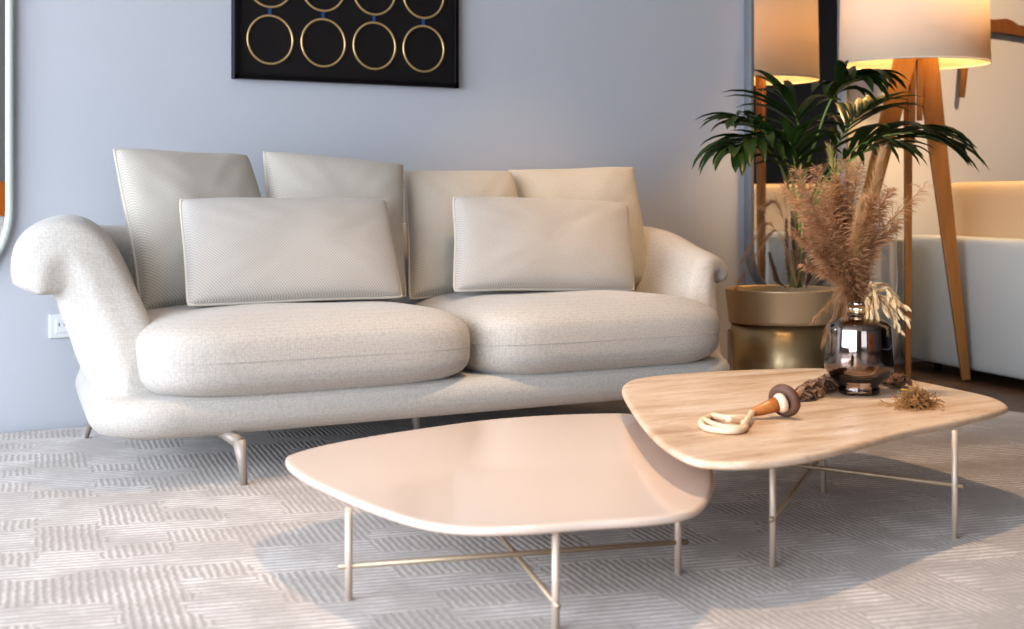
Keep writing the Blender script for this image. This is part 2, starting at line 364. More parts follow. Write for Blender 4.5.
def shell_surface():
    # columns: left arm front -> back -> right arm front ; rows: bottom -> tip. (x,y,z,halfthickness)
    C = [
     [(1.270,4.03,.20),(1.250,4.08,.36),(1.212,4.14,.50),(1.145,4.16,.640),(1.072,4.17,.628),(1.048,4.17,.528)],
     [(1.325,4.28,.20),(1.295,4.31,.38),(1.250,4.34,.52),(1.195,4.35,.650),(1.105,4.34,.640),(1.08,4.34,.545)],
     [(1.39,4.58,.20),(1.37,4.60,.38),(1.345,4.62,.53),(1.285,4.63,.652),(1.21,4.64,.645),(1.17,4.64,.58)],
     [(1.47,4.86,.20),(1.46,4.89,.40),(1.45,4.93,.56),(1.425,4.96,.645),(1.39,4.99,.65),(1.36,5.01,.62)],
     [(1.80,4.91,.20),(1.80,4.95,.40),(1.80,4.99,.55),(1.80,5.02,.635),(1.80,5.05,.65),(1.80,5.07,.63)],
     [(2.27,4.91,.20),(2.27,4.95,.40),(2.27,4.99,.55),(2.27,5.02,.635),(2.27,5.05,.65),(2.27,5.07,.63)],
     [(2.74,4.91,.20),(2.74,4.95,.40),(2.74,4.99,.55),(2.74,5.02,.635),(2.74,5.05,.65),(2.74,5.07,.63)],
     [(3.19,4.88,.20),(3.24,4.92,.40),(3.31,4.96,.56),(3.36,4.99,.645),(3.39,5.01,.65),(3.42,5.02,.62)],
     [(3.33,4.58,.20),(3.39,4.60,.38),(3.45,4.63,.54),(3.49,4.65,.625),(3.54,4.66,.62),(3.555,4.66,.58)],
     [(3.30,4.28,.20),(3.355,4.31,.36),(3.41,4.34,.49),(3.445,4.36,.565),(3.50,4.37,.560),(3.52,4.37,.52)],
     [(3.30,4.03,.20),(3.335,4.09,.34),(3.365,4.15,.45),(3.41,4.18,.530),(3.475,4.21,.530),(3.505,4.21,.495)],
    ]
    rows = len(C[0]); NU, NV = 8, 8
    G = []
    for r in range(rows): G.append(catmull([C[c][r] for c in range(len(C))], NU))
    nu = len(G[0]); grid = [catmull([G[r][i] for r in range(rows)], NV) for i in range(nu)]
    nv = len(grid[0])
    def tn(i, j):
        u = i/(nu-1); v = j/(nv-1)
        fl = min(1, 2.2*max(0, 1-u/.30)); fr_ = min(1, 2.2*max(0, 1-(1-u)/.30))
        TL_ = [.080,.112,.108,.092,.086,.066]; TB_ = [.080,.075,.070,.060,.055,.050]; TR_ = [.080,.070,.062,.054,.050,.040]
        q = v*5; k = min(4, int(q)); q -= k
        mixr = lambda A: A[k]*(1-q)+A[k+1]*q
        base = mixr(TL_)*fl+mixr(TR_)*fr_+mixr(TB_)*(1-fl-fr_)
        du = min(u, 1-u)/.035; dv = (1-v)/.014
        e = 1
        if du < 1: e *= math.sqrt(max(0, 1-(1-du)**2))
        if dv < 1: e *= math.sqrt(max(0, 1-(1-dv)**2))
        return max(base*e, .002)
    top, bot = [], []
    for i in range(nu):
        for j in range(nv):
            a = grid[min(i+1, nu-1)][j]-grid[max(i-1, 0)][j]; b = grid[i][min(j+1, nv-1)]-grid[i][max(j-1, 0)]
            n = a.cross(b).normalized(); t = tn(i, j)
            top.append(grid[i][j]+n*t); bot.append(grid[i][j]-n*t)
    vs = top+bot; o = nu*nv; fs = []
    for i in range(nu-1):
        for j in range(nv-1):
            a = i*nv+j; fs.append((a, a+1, a+nv+1, a+nv)); fs.append((o+a, o+a+nv, o+a+nv+1, o+a+1))
    for i in range(nu-1):
        for j in (0, nv-1):
            a = i*nv+j; q = (a, a+nv, o+a+nv, o+a); fs.append(q if j == 0 else q[::-1])
    for j in range(nv-1):
        for i in (0, nu-1):
            a = i*nv+j; q = (a, o+a, o+a+1, a+1); fs.append(q if i == 0 else q[::-1])
    return vs, fs
sh = MB(); sh.add(*shell_surface())
# base slab, bull-nosed
def rrect(hx, hy, r, n=10):
    pts = []
    for cx_, cy_, a0 in ((hx-r, hy-r, 0), (-hx+r, hy-r, 90), (-hx+r, -hy+r, 180), (hx-r, -hy+r, 270)):
        for k in range(n+1):
            a = math.radians(a0+90*k/n); pts.append((cx_+r*math.cos(a), cy_+r*math.sin(a)))
    return pts
def slab(c, hx, hy, r, prof, ramp=None):
    vs = []; fs = []; n = None
    for ins, z in prof:
        ring = rrect(hx-ins, hy-ins, max(r-ins*.6, .02)); n = len(ring)
        vs += [Vector((c[0]+x*(1-.22*max(0,(y+hy-.15)/(2*hy))), c[1]+y, z)) for x, y in ring]
    for i in range(len(prof)-1):
        for k in range(n): fs.append((i*n+k, i*n+(k+1)%n, (i+1)*n+(k+1)%n, (i+1)*n+k))
    fs.append(tuple(range(n))[::-1]); fs.append(tuple((len(prof)-1)*n+k for k in range(n)))
    return vs, fs
prof = [(.12, .135), (.07, .138), (.03, .152), (.008, .178), (0, .205), (.004, .228), (.014, .246), (.04, .254)]
sh.add(*slab((SX, 4.46), 1.12, .535, .20, prof))
so = sh.build('upholstered_shell', M['sofa'], sofa)
md = so.modifiers.new('r', 'REMESH'); md.mode = 'VOXEL'; md.voxel_size = .0125; md.use_smooth_shade = True
md = so.modifiers.new('s', 'SMOOTH'); md.factor = .6; md.iterations = 5

def seat_cushion(c, a, b, cz, n=5.0, m_=2.7, crown=.0):
    NU, NV = 96, 40; vs = []; fs = []; c = Vector(c)
    for j in range(NV+1):
        ph = -PI/2+PI*j/NV
        for i in range(NU):
            th = 2*PI*i/NU
            r = spow(math.cos(ph), 2/m_)
            x = a*r*spow(math.cos(th), 2/n); y = b*r*spow(math.sin(th), 2/n); z = cz*spow(math.sin(ph), 2/m_)
            p = Vector((x, y, z))
            w = noise.noise(p*4+c)*.006
            p.z += w; p.y += w*.5
            vs.append(c+p)
    for j in range(NV):
        for i in range(NU): fs.append((j*NU+i, j*NU+(i+1)%NU, (j+1)*NU+(i+1)%NU, (j+1)*NU+i))
    seam = [Vector((c.x+(a+.000)*spow(math.cos(2*PI*i/NU), 2/n), c.y+(b+.000)*spow(math.sin(2*PI*i/NU), 2/n), c.z)) for i in range(NU)]
    return vs, fs, seam
for cx_, w in ((1.805, .518), (2.808, .490)):
    cz = (cx_, 4.345, .350)
    vs, fs, seam = seat_cushion(cz, w, .455, .130, 6.0, 3.7)
    root = mesh_obj('seat_cushion', vs, fs, M['cushion'], sofa)
    MB().tube(seam, .0009, 6, closed=True).build('seam', M['cushion'], root)

# legs
def sofa_leg(x, y, kx, ky):
    t = MB()
    t.tube([(x, y, .005), (x-.006*kx, y+.004*ky, .075), (x-.012*kx, y+.01*ky, .13)], [.009, .014, .020], 14)
    t.tube([(x-.010*kx, y+.01*ky, .122), (x-.03*kx, y+.05*ky, .140), (x-.05*kx, y+.10*ky, .150)], [.019, .017, .014], 12)
    t.build('leg', M['sofa_leg'], sofa)
sofa_leg(1.545, 3.925, 1, 1); sofa_leg(3.02, 3.925, -1, 1); sofa_leg(2.28, 4.28, 1, 1)
t = MB(); t.tube([(1.40, 4.96, .008), (1.43, 4.92, .16)], [.007, .016], 12); t.build('leg', M['sofa_leg'], sofa)
t = MB(); t.tube([(3.13, 4.96, .008), (3.10, 4.92, .16)], [.007, .016], 12); t.build('leg', M['sofa_leg'], sofa)

# ------------------------------------------------------------------ pillows
def pillow(label, BL, BR, TR, TL, T, mat, pinch=.035, seed=0, group=None, sag=0):
    BL, BR, TR, TL = map(Vector, (BL, BR, TR, TL))
    c = (BL+BR)/2; root = empty('throw_pillow', c); tag(root, label, 'pillow', group)
    W = ((BR-BL).length+(TR-TL).length)/2; H = ((TL-BL).length+(TR-BR).length)/2
    nrm = (BR-BL+TR-TL).cross(TL-BL+TR-BR).normalized()   # towards viewer (-y)
    if nrm.y > 0: nrm = -nrm
    n = 40; grid = []
    def base(u, v):
        uu = u*(1-pinch*(1-v*v)); vv = v*(1-pinch*(1-u*u))
        ck = 1-.012*(abs(u)*abs(v))**7; uu *= ck; vv *= ck
        a, b_ = (uu+1)/2, (vv+1)/2
        p = BL*(1-a)*(1-b_)+BR*a*(1-b_)+TR*a*b_+TL*(1-a)*b_
        w = noise.noise(Vector((u*1.3, v*1.3, seed)))*.006
        return p+Vector((0, 0, sag*(u*u-1)*b_)) + nrm*w*(1+.5*abs(u))
    def thick(u, v):
        e = max(0, (1-abs(u)**2.6)*(1-abs(v)**2.6))
        t = T*(e**.38)
        cw = noise.noise(Vector((u*2.1+seed, v*2.3, 3)))*.006*e
        # small pull folds radiating from the corners
        rr = abs(u)*abs(v); f = math.sin((abs(u)-abs(v))*14)*.0025*rr*(1-rr)*4*e
        return t+cw+f
    front, back, uvs = [], [], []
    for j in range(n+1):
        for i in range(n+1):
            u, v = -1+2*i/n, -1+2*j/n
            u2, v2 = math.sin(u*PI/2), math.sin(v*PI/2)
            u2 = .55*u+.45*u2; v2 = .55*v+.45*v2
            p = base(u2, v2); t = thick(u2, v2)
            front.append(p+nrm*t); back.append(p-nrm*t*.85); uvs.append((u2*W/2, v2*H/2))
    k = n+1; o = k*k; fs = []
    for j in range(n):
        for i in range(n):
            a = j*k+i; fs.append((a, a+1, a+k+1, a+k)); fs.append((o+a, o+a+k, o+a+k+1, o+a+1))
    mesh_obj('cover', front+back, fs, mat, root, uvs=uvs+uvs)
    m2 = 28; pts = []
    for k2 in range(m2): pts.append(base(-1+2*k2/m2, -1))
    for k2 in range(m2): pts.append(base(1, -1+2*k2/m2))
    for k2 in range(m2): pts.append(base(1-2*k2/m2, 1))
    for k2 in range(m2): pts.append(base(-1, 1-2*k2/m2))
    MB().tube(pts, .0048, 8, closed=True).build('piping', M['piping'], root)
    return root
SQ = 'square pillows along the sofa back'
pillow('square cream pillow at the left end of the sofa back', (1.405,4.40,.455), (1.93,4.47,.47), aty(246,156,4.80), aty(113,149,4.70), .095, M['pillow'], pinch=.042, seed=1)
pillow('square cream pillow second from the left arm, behind the left lumbar pillow', (1.86,4.50,.47), aty(406,297,4.46), aty(403,164,4.70), aty(263,152,4.78), .095, M['pillow'], pinch=.042, seed=2)
pillow('square cream pillow right of the sofa middle, its left edge over the cushion gap', aty(409,300,4.45), (2.88,4.50,.47), aty(511,172,4.76), aty(403,171,4.78), .085, M['pillow'], pinch=.042, seed=3)
pillow('warmly lit square cream pillow beside the right arm of the sofa', (2.90,4.54,.47), aty(651,287,4.57), aty(633,167,4.76), aty(508,170,4.84), .085, M['pillow'], pinch=.042, seed=4)
pillow('oblong grey beige lumbar pillow on the left seat cushion', aty(187,306,4.24), aty(403,297,4.24), aty(386,200,4.43), aty(179,200,4.43), .072, M['pillow_grey'], pinch=.02, seed=5)
pillow('oblong grey beige lumbar pillow on the right seat cushion', aty(454,291,4.28), aty(635,290,4.28), aty(628,204,4.46), aty(453,197,4.46), .072, M['pillow_grey'], pinch=.02, seed=6)

# ------------------------------------------------------------------ coffee tables
def table(name, label, outline, ztop, th, mat, feet, zb, rmetal, bars, r=.0075, rb=.0055):
    pts = [atz(px, py, ztop) for px, py in outline]
    ring = catmull(pts, 8, closed=True)
    c = sum(ring, Vector())/len(ring); root = empty(name, (c.x, c.y, 0)); tag(root, label, 'coffee table')
    m = MB(); n = len(ring)
    # offset inwards along averaged normals
    nor = []
    for i in range(n):
        t = (ring[(i+1) % n]-ring[i-1]).normalized(); q = Vector((t.y, -t.x, 0))
        if q.dot(ring[i]-c) < 0: q = -q
        nor.append(q)
    prof = [(.022, 0), (.010, 0), (.004, -.0015), (.001, -.005), (0, -th*.5), (.003, -th*.8), (.012, -th), (.022, -th)]
    vs = []
    for ins, dz in prof: vs += [ring[i]-nor[i]*ins+Vector((0, 0, dz)) for i in range(n)]
    fs = []
    for a in range(len(prof)-1):
        for k in range(n): fs.append((a*n+k, a*n+(k+1) % n, (a+1)*n+(k+1) % n, (a+1)*n+k))
    L = (len(prof)-1)*n
    fs.append(tuple(range(n))); fs.append(tuple(L+k for k in range(n))[::-1])
    m.add(vs, fs)
    o = m.build('table_top', mat, root)
    bm = bmesh.new(); bm.from_mesh(o.data); bmesh.ops.recalc_face_normals(bm, faces=bm.faces); bm.to_mesh(o.data); bm.free()
    md = o.modifiers.new('es', 'EDGE_SPLIT'); md.split_angle = math.radians(50)
    for f in feet:
        MB().tube([(f[0], f[1], .004), (f[0], f[1], ztop-th+.001)], r, 14).build('leg', rmetal, root)
    for (a, b, z, ext) in bars:
        A = Vector((*feet[a], z)); B = Vector((*feet[b], z)); d = (B-A).normalized()
        side = Vector((-d.y, d.x, 0))*(r+rb)*0
        MB().tube([A-d*ext+side, B+d*ext+side], rb, 10).build('cross_bar', M['bar_brass'], root)
    return root
low_outline = [(285,459),(292,453),(330,443),(400,431),(500,418),(600,413),(660,416),(695,432),(710,456),(714,478),(709,497),(692,511),(650,518),(590,522),(520,527),(460,527),(410,519),(360,502),(312,481),(291,468)]
A1 = (1.278, 2.693); C1 = (1.958, 2.514); B1 = (1.513, 2.306); D1 = (1.87, 3.25)
table('coffee_table', 'low blush lacquered coffee table with rounded free form top in the foreground', low_outline, .205, .018, M['lacquer'], [A1, C1, B1, D1], 0, M['champagne'], [(0, 1, .073, .022), (2, 3, .055, .022)])
hi_outline = [(622,391),(628,381),(650,376),(700,372),(760,369),(815,368),(860,371),(905,378),(950,387),(990,396),(1007,404),(1004,409),(970,418),(910,430),(850,446),(800,457),(750,462),(705,461),(680,454),(655,437),(636,415)]
A2 = (2.168, 2.454); B2 = (2.714, 2.44); C2 = (2.83, 3.0); D2 = (2.47, 3.14)
table('coffee_table', 'taller travertine coffee table overlapping the blush table and carrying the vase', hi_outline, .275, .018, M['travertine'], [A2, B2, C2, D2], 0, M['champagne'], [(1, 3, .130, .022), (0, 2, .112, .022)], r=.007)

# ------------------------------------------------------------------ vase
VP = atz(859, 394, .275)
vase = empty('glass_vase', VP); tag(vase, 'smoked mirrored glass vase with short neck on the travertine table', 'vase')
vp = [(0,.0),(.050,.0),(.054,.004),(.054,.016),(.050,.022),(.055,.028),(.074,.043),(.085,.057),(.0905,.070),(.0925,.084),(.0865,.160),(.0855,.172),(.084,.182),(.074,.193),(.060,.200),(.044,.205),(.035,.209),(.032,.215),(.032,.238),(.034,.244),(.032,.246),(.030,.238),(.030,.215),(.034,.206),(.058,.196),(.072,.189),(.081,.180),(.082,.168),(.0835,.156),(.0885,.09),(.083,.062),(.071,.048),(.052,.034),(0,.030)]
MB().lathe(VP+Vector((0,0,.001)), vp, 72).build('glass_body', M['vase'], vase)
MB().lathe(VP+Vector((0,0,.001)), [(.0322,.214),(.0332,.214),(.0332,.238),(.0322,.238)], 48, close=True).build('neck_band', plain('gold_neck', (.75,.62,.42), .12, 1), vase)

# ------------------------------------------------------------------ gold planter and palm
PP = atd(783, 289, 6.0); PP.z = 0
pot = empty('planter', PP); tag(pot, 'champagne gold metal planter with wide rim band beside the right sofa arm', 'planter')
MB().lathe(PP, [(.0,.03),(.195,.03),(.2,.035),(.207,.31),(.195,.31),(.19,.04)], 72).build('body', M['pot_gold'], pot)
MB().lathe(PP, [(.216,.318),(.229,.432),(.231,.438),(.227,.440),(.221,.436),(.21,.32),(.21,.305),(.215,.305)], 72, close=True).build('rim_band', M['pot_band'], pot)
MB().lathe(PP, [(0,.415),(.12,.418),(.216,.41)], 48).build('soil', M['soil'], pot)
for a in (148.4, -31.6, 58.4):
    a = math.radians(a); q = PP+Vector((math.cos(a)*.214, math.sin(a)*.214, 0))
    MB().box(q+Vector((0,0,.14)), (.012, .012, .27)).build('leg', M['champagne'], pot, smooth=False, bevel=.002)

palm = empty('palm', PP+Vector((0,0,.41))); tag(palm, 'dark green palm with arching fronds growing in the gold planter', 'plant')
def ribbon(m, base, d, L, w, droop, up, seg=7, fold=.25):
    """tapered leaf blade"""
    d = d.normalized(); side = d.cross(up).normalized(); p = Vector(base); vs = []; fs = []
    for i in range(seg+1):
        t = i/seg; ww = w*(math.sin(PI*min(1, t*.92+.08))**.7)*(1 if t < .98 else .2)
        n = side.cross(d).normalized()
        vs += [p-side*ww/2+n*ww*fold, p, p+side*ww/2+n*ww*fold]
        p = p+d*(L/seg); d = (d+Vector((0,0,-1))*droop/seg*(.4+t)).normalized(); side = (side-d*side.dot(d)).normalized()
    for i in range(seg):
        a = i*3; fs += [(a, a+1, a+4, a+3), (a+1, a+2, a+5, a+4)]
    m.add(vs, fs)
def frond(spine, Lmax, w, n=11, start=.35, droop=1.0, spread=.9, seed=0):
    rnd = random.Random(seed)
    pts = catmull([atd(*p) for p in spine], 10); m = len(pts)
    st = MB(); st.tube(pts, [.006*(1-i/m)+.0018 for i in range(m)], 7)
    s = st.build('stalk', M['palm_stem'], palm)
    lf = MB()
    for i in range(n):
        t = start+(1-start)*(i+.5)/n; k = min(m-2, int(t*(m-1)))
        p = pts[k]; d = (pts[k+1]-pts[max(0, k-1)]).normalized()
        prof = math.sin(PI*(.22+.68*(i+.5)/n))
        for sgn in (-1, 1):
            up = Vector((0,0,1)); side = d.cross(up)
            if side.length < .2: side = d.cross(Vector((SN, CS, 0)))
            side.normalize()
            ang = spread*(1-.55*i/n)+rnd.uniform(-.12, .12)
            dd = (d*math.cos(ang)+side*sgn*math.sin(ang)+Vector((0,0,rnd.uniform(-.05,.25)))).normalized()
            ribbon(lf, p, dd, Lmax*prof*rnd.uniform(.85,1.1), w*rnd.uniform(.8,1.15), droop*rnd.uniform(.7,1.3), Vector((0,0,1)) if abs(dd.z) < .9 else Vector((1,0,0)))
    ribbon(lf, pts[-1], (pts[-1]-pts[-2]), Lmax*.55, w*.8, droop, Vector((0,0,1)))
    lf.build('leaflets', M['palm'], s)
frond([(796,287,6.0),(802,190,5.97),(818,134,5.95),(830,102,5.93),(842,86,5.9),(864,77,5.87)], .34, .046, 10, .60, 1.9, 1.2, 1)
frond([(794,287,6.0),(795,200,5.95),(782,150,5.9),(760,128,5.85),(735,120,5.8)], .27, .036, 9, .5, 1.5, .9, 2)
frond([(792,287,6.0),(793,215,6.0),(780,165,5.9),(757,142,5.75),(735,148,5.65)], .29, .044, 9, .58, 2.0, .8, 3)
frond([(800,287,6.0),(815,200,5.95),(850,152,5.85),(900,133,5.75),(940,140,5.7)], .36, .034, 13, .50, 1.5, .7, 4)
frond([(800,287,6.0),(808,210,6.05),(830,160,6.1),(850,125,6.15),(868,108,6.2)], .32, .036, 9, .55, 1.1, .9, 5)
frond([(796,287,6.0),(800,200,6.1),(800,140,6.15),(795,115,6.2),(785,100,6.2)], .32, .042, 8, .5, 1.6, 1.0, 6)
frond([(798,287,6.0),(812,215,5.8),(840,170,5.6),(868,150,5.5),(895,146,5.45)], .28, .028, 10, .55, 1.7, .7, 8)
frond([(798,287,6.0),(800,205,5.8),(795,165,5.7),(790,142,5.65)], .28, .042, 7, .55, 1.6, 1.0, 9)

# ------------------------------------------------------------------ dried grasses
def plume(name, label, group, spine, Ls, n, mat, w=.0012, hair_start=.35, out=.7, droop=.5, seed=0, stemr=.0015, cat='dried stem', seeds=False):
    rnd = random.Random(seed)
    pts = catmull([atd(*p) for p in spine], 12); m = len(pts)
    root = empty(name, pts[0]); tag(root, label, cat, group)
    MB().tube(pts, [stemr*(1-.6*i/m) for i in range(m)], 5).build('stem', mat, root)
    vs = []; fs = []
    for i in range(n):
        t = hair_start+(1-hair_start)*rnd.random()**.85; k = min(m-2, int(t*(m-1)))
        p = pts[k].lerp(pts[k+1], rnd.random()); d = (pts[k+1]-pts[max(0, k-1)]).normalized()
        a = rnd.uniform(0, 2*PI); q = Vector((math.cos(a), math.sin(a), rnd.uniform(-.3,.3)))
        dd = (d+q*out*rnd.uniform(.4, 1.2)).normalized()
        tt = (t-hair_start)/(1-hair_start)
        L = Ls*rnd.uniform(.5, 1.1)*(math.sin(PI*(.15+.75*tt))**.6)
        side = dd.cross(Vector((rnd.uniform(-1,1), rnd.uniform(-1,1), rnd.uniform(-1,1)))).normalized()
        segs = 4; b0 = len(vs); pp = Vector(p)
        for s_ in range(segs+1):
            ww = w*(1-.7*s_/segs)
            if seeds and s_ in (2, 3): ww = w*2.6
            vs += [pp-side*ww, pp+side*ww]
            pp = pp+dd*(L/segs); dd = (dd+Vector((rnd.uniform(-.12,.12), rnd.uniform(-.12,.12), -droop/segs*(1+s_*.3)))).normalized()
        for s_ in range(segs):
            c = b0+2*s_; fs.append((c, c+1, c+3, c+2))
    mesh_obj('plume', vs, fs, mat, root)
    return root
VX, VY, VZ = 858, 318, (VP.x*SN+VP.y*CS)
DG = 'dried feathery grasses standing in the glass vase'
LB = 'feathery brown dried grass stem standing in the smoked glass vase'
def vase_stem(tip, mid, mat, Ls, n, seed, **kw):
    lab, grp = kw.pop('lab', LB), kw.pop('grp', DG)
    dz = kw.pop('dz', random.Random(seed).uniform(-.10, .10))
    plume('pampas_stem', lab, grp, [(VX, 345, VZ), (VX, 306, VZ), (mid[0], mid[1], VZ+dz*.4), (tip[0], tip[1], VZ+dz)], Ls, n, mat, seed=seed, **kw)
for i, (mx_, my_, tx, ty) in enumerate([(850,250,836,175),(846,255,815,168),(840,262,800,182),(838,255,826,195),(862,245,890,190),(866,250,912,200),(868,248,925,186),(842,245,845,160),(850,240,858,165),(848,270,806,212),(862,262,895,225),(842,266,792,200),(836,262,810,230),(834,250,796,170),(846,248,830,182),(838,275,818,250),(832,252,786,188),(838,270,795,232),(842,280,806,265),(856,262,872,196),(846,262,838,212)]):
    vase_stem((tx, ty), (mx_, my_), M['pampas_brown'], .060 if i not in (5, 6) else .085, 620 if i not in (5, 6) else 170, 30+i, w=.00042, hair_start=.28, out=1.3, droop=.9, seeds=True)
vase_stem((882,152), (866,230), M['pampas_cream'], .050, 3600, 60, w=.0007, dz=-.07, hair_start=.22, out=.45, droop=.2, lab='thick pale tan pampas plume rising highest from the vase', grp=None)
vase_stem((862,200), (854,255), M['pampas_cream'], .048, 2600, 61, w=.0007, dz=-.11, hair_start=.15, out=.45, droop=.2, lab='shorter pale tan pampas plume in front of the tallest plume', grp=None)
vase_stem((830,150), (848,240), M['pampas_green'], .060, 420, 62, w=.0011, hair_start=.55, out=.4, droop=.1, lab='olive green dried grass tuft above the brown grasses', grp=None)
for i, (tx, ty) in enumerate([(845,312),(824,322),(815,300)]):
    vase_stem((tx, ty+18), (846, 288), M['pampas_brown'], .06, 160, 80+i, w=.0007, hair_start=.5, out=.4, droop=1.0, lab='thin drooping dried grass strand hanging left of the vase neck', grp='drooping strands left of the vase neck')
# cream oat spray drooping over the right of the neck
rt = empty('oat_spray', atd(862, 306, VZ)); tag(rt, 'cream dried oat leaves drooping over the right side of the vase neck', 'dried spray')
st = MB(); lf = MB(); rnd = random.Random(3)
for (tx, ty) in [(903,305),(900,330),(895,300),(880,338),(872,325),(868,342),(887,312),(905,318),(876,300)]:
    pts = catmull([atd(859, 308, VZ), atd((859+tx)/2+3, min(298, ty-14), VZ-.03), atd(tx, ty, VZ-.05)], 8)
    st.tube(pts, .0009, 5)
    for k in range(5, len(pts)):
        for s_ in (-1, 1):
            d = (pts[k]-pts[k-1]).normalized(); q = Vector((rnd.uniform(-1,1), rnd.uniform(-1,1), rnd.uniform(-1,.2)))
            ribbon(lf, pts[k], d+q*.5, rnd.uniform(.018, .036), .0085, .5, Vector((rnd.uniform(-1,1), .4, 1)), seg=4)
s = st.build('stem', M['oat'], rt); lf.build('seed_leaves', M['oat'], rt)
# brown upright seed heads in the gold planter
for i, (bx_, tx, ty, dz) in enumerate([(790,786,222,-.05),(796,792,212,0),(802,806,225,-.08),(786,770,255,.02),(806,815,240,0),(794,798,235,-.1)]):
    plume('dried_seed_head', 'upright rusty brown dried seed head growing from the gold planter', 'dried seed heads in the gold planter',
          [(bx_, 288, 5.95+dz), ((bx_+tx)/2, (288+ty)/2+8, 5.95+dz), (tx, ty, 5.93+dz)], .034, 700, M['pampas_rust'], w=.0020, hair_start=.05, out=.35, droop=.5, seed=100+i, stemr=.002)
for i, (mx_, my_, tx, ty) in enumerate([(765,225,742,262),(770,235,735,290),(778,205,765,205),(785,190,800,170),(810,185,830,158)]):
    plume('wispy_dried_stem', 'thin wispy dried grass arching out of the gold planter', 'wispy dried grasses in the gold planter',
          [(797, 288, 5.85), ((797+mx_)/2, 240, 5.8), (mx_, my_, 5.75), (tx, ty, 5.7)], .07, 260, M['pampas_brown'], w=.0005, hair_start=.5, out=.7, droop=.5, seed=130+i)

# ------------------------------------------------------------------ things on the travertine table
ZT = .275
kc = atz(745, 412, ZT)
orn = empty('rope_tassel', Vector((kc.x, kc.y, ZT))); tag(orn, 'cream rope loop with wooden sleeve and dark turned wood ring lying on travertine', 'ornament')
loop = [(745,417),(728,418),(712,416),(702,421),(704,427),(716,430),(735,431),(745,428),(742,422),(728,419.5)]
l3 = [atz(px, py, ZT+.008+(.010 if i in (0, 1, 9) else 0)) for i, (px, py) in enumerate(loop)]
MB().tube(catmull(l3, 8), .0075, 10).build('rope_loop', M['rope'], orn)
l4 = [atz(px, py, ZT+.010+(.006 if i > 3 else 0)) for i, (px, py) in enumerate([(704,420),(715,425),(730,428),(742,427),(748,419),(753,412),(758,411)])]
MB().tube(catmull(l4, 8), .0075, 10).build('rope_tail', M['rope'], orn)
a0 = atz(752, 413, ZT+.015); a1 = atz(777, 404, ZT+.034); ax = (a1-a0)
MB().tube([a0, a0+ax*.15, a0+ax*.6, a1], [.009, .012, .016, .0185], 16).build('wooden_sleeve', M['leather'], orn)
MB().tube([a1-ax*.02, a1+ax*.1, a1+ax*.25, a1+ax*.3], [.019, .0255, .0255, .02], 24).build('cream_collar', M['rope'], orn)
d0 = a1+ax*.30; dn = (ax.normalized()*.55+Vector((.60,.74,0))*.62+Vector((0,0,.12))).normalized(); dc = d0+Vector((0,0,0)); dc.z = ZT+.0415
prev = dn.cross(Vector((0,0,1))).normalized(); up = prev.cross(dn).normalized()
ring = [dc+(prev*math.cos(2*PI*k/40)+up*math.sin(2*PI*k/40))*.029 for k in range(40)]
tr_ = MB(); tr_.tube(ring, .0125, 14, closed=True); tr_.tube([dc-dn*.004, dc+dn*.006], [.028, .028], 24)
tr_.build('turned_wood_ring', M['disc_wood'], orn)

def flake(m, c, L, w, rnd):
    a = rnd.uniform(0, 2*PI); d = Vector((math.cos(a), math.sin(a), rnd.uniform(-.1,.5))).normalized()
    s_ = d.cross(Vector((rnd.uniform(-.6,.6), rnd.uniform(-.6,.6), 1))).normalized(); n = s_.cross(d)
    vs = []; fs = []; seg = 5
    for i in range(seg+1):
        t = i/seg; ww = w*(.5+.5*math.sin(PI*t))*rnd.uniform(.8,1.2); cur = n*math.sin(PI*t)*L*.25
        for k, h in ((-1, .4), (0, 0), (1, .4)): vs.append(c+d*(t-.5)*L+s_*ww*k+cur+n*abs(k)*ww*h)
        for k, h in ((1, .4), (0, 0), (-1, .4)): vs.append(c+d*(t-.5)*L+s_*ww*k+cur+n*abs(k)*ww*h+n*.002)
    for i in range(seg):
        for k in range(6): a_ = i*6+k; b_ = i*6+(k+1) % 6; fs.append((a_, b_, b_+6, a_+6))
    fs.append(tuple(range(6))[::-1]); fs.append(tuple(seg*6+k for k in range(6)))
    zmin = min(v.z for v in vs)
    if zmin < ZT+.001: vs = [v+Vector((0,0,ZT+.001-zmin)) for v in vs]
    m.add(vs, fs)
def garland(label, path, n, seed):
    rnd = random.Random(seed); pts = catmull([atz(px, py, ZT) for px, py in path], 12)
    c = pts[len(pts)//2]; root = empty('bark_garland', c); tag(root, label, 'garland')
    m = MB()
    for i in range(n):
        p = pts[rnd.randrange(len(pts))]+Vector((rnd.gauss(0,.010), rnd.gauss(0,.010), rnd.uniform(.004,.022)))
        flake(m, p, rnd.uniform(.028,.055), rnd.uniform(.007,.014), rnd)
    m.build('bark_flakes', M['bark'], root, smooth=False)
    for i in range(n//5):
        m2 = MB()
        p = pts[rnd.randrange(len(pts))]+Vector((rnd.gauss(0,.008), rnd.gauss(0,.008), rnd.uniform(.012,.026)))
        flake(m2, p, rnd.uniform(.015,.028), rnd.uniform(.004,.008), rnd)
        m2.build('amber_flake', M['leather'], root, smooth=False)
    MB().tube([p+Vector((0,0,.006)) for p in pts], .002, 6).build('cord', M['disc_wood'], root)
garland('string of curled grey brown bark pieces left of the vase foot', [(798,402),(812,397),(822,392),(833,388),(838,382)], 110, 5)
garland('string of flat dark bark pieces right of the vase foot', [(880,384),(890,386),(898,387),(903,388)], 50, 6)
mc = atz(915, 407, ZT); rm = empty('dried_moss', Vector(mc)); tag(rm, 'clump of tangled brown dried moss near the right of the travertine table', 'moss')
rnd = random.Random(9); m = MB()
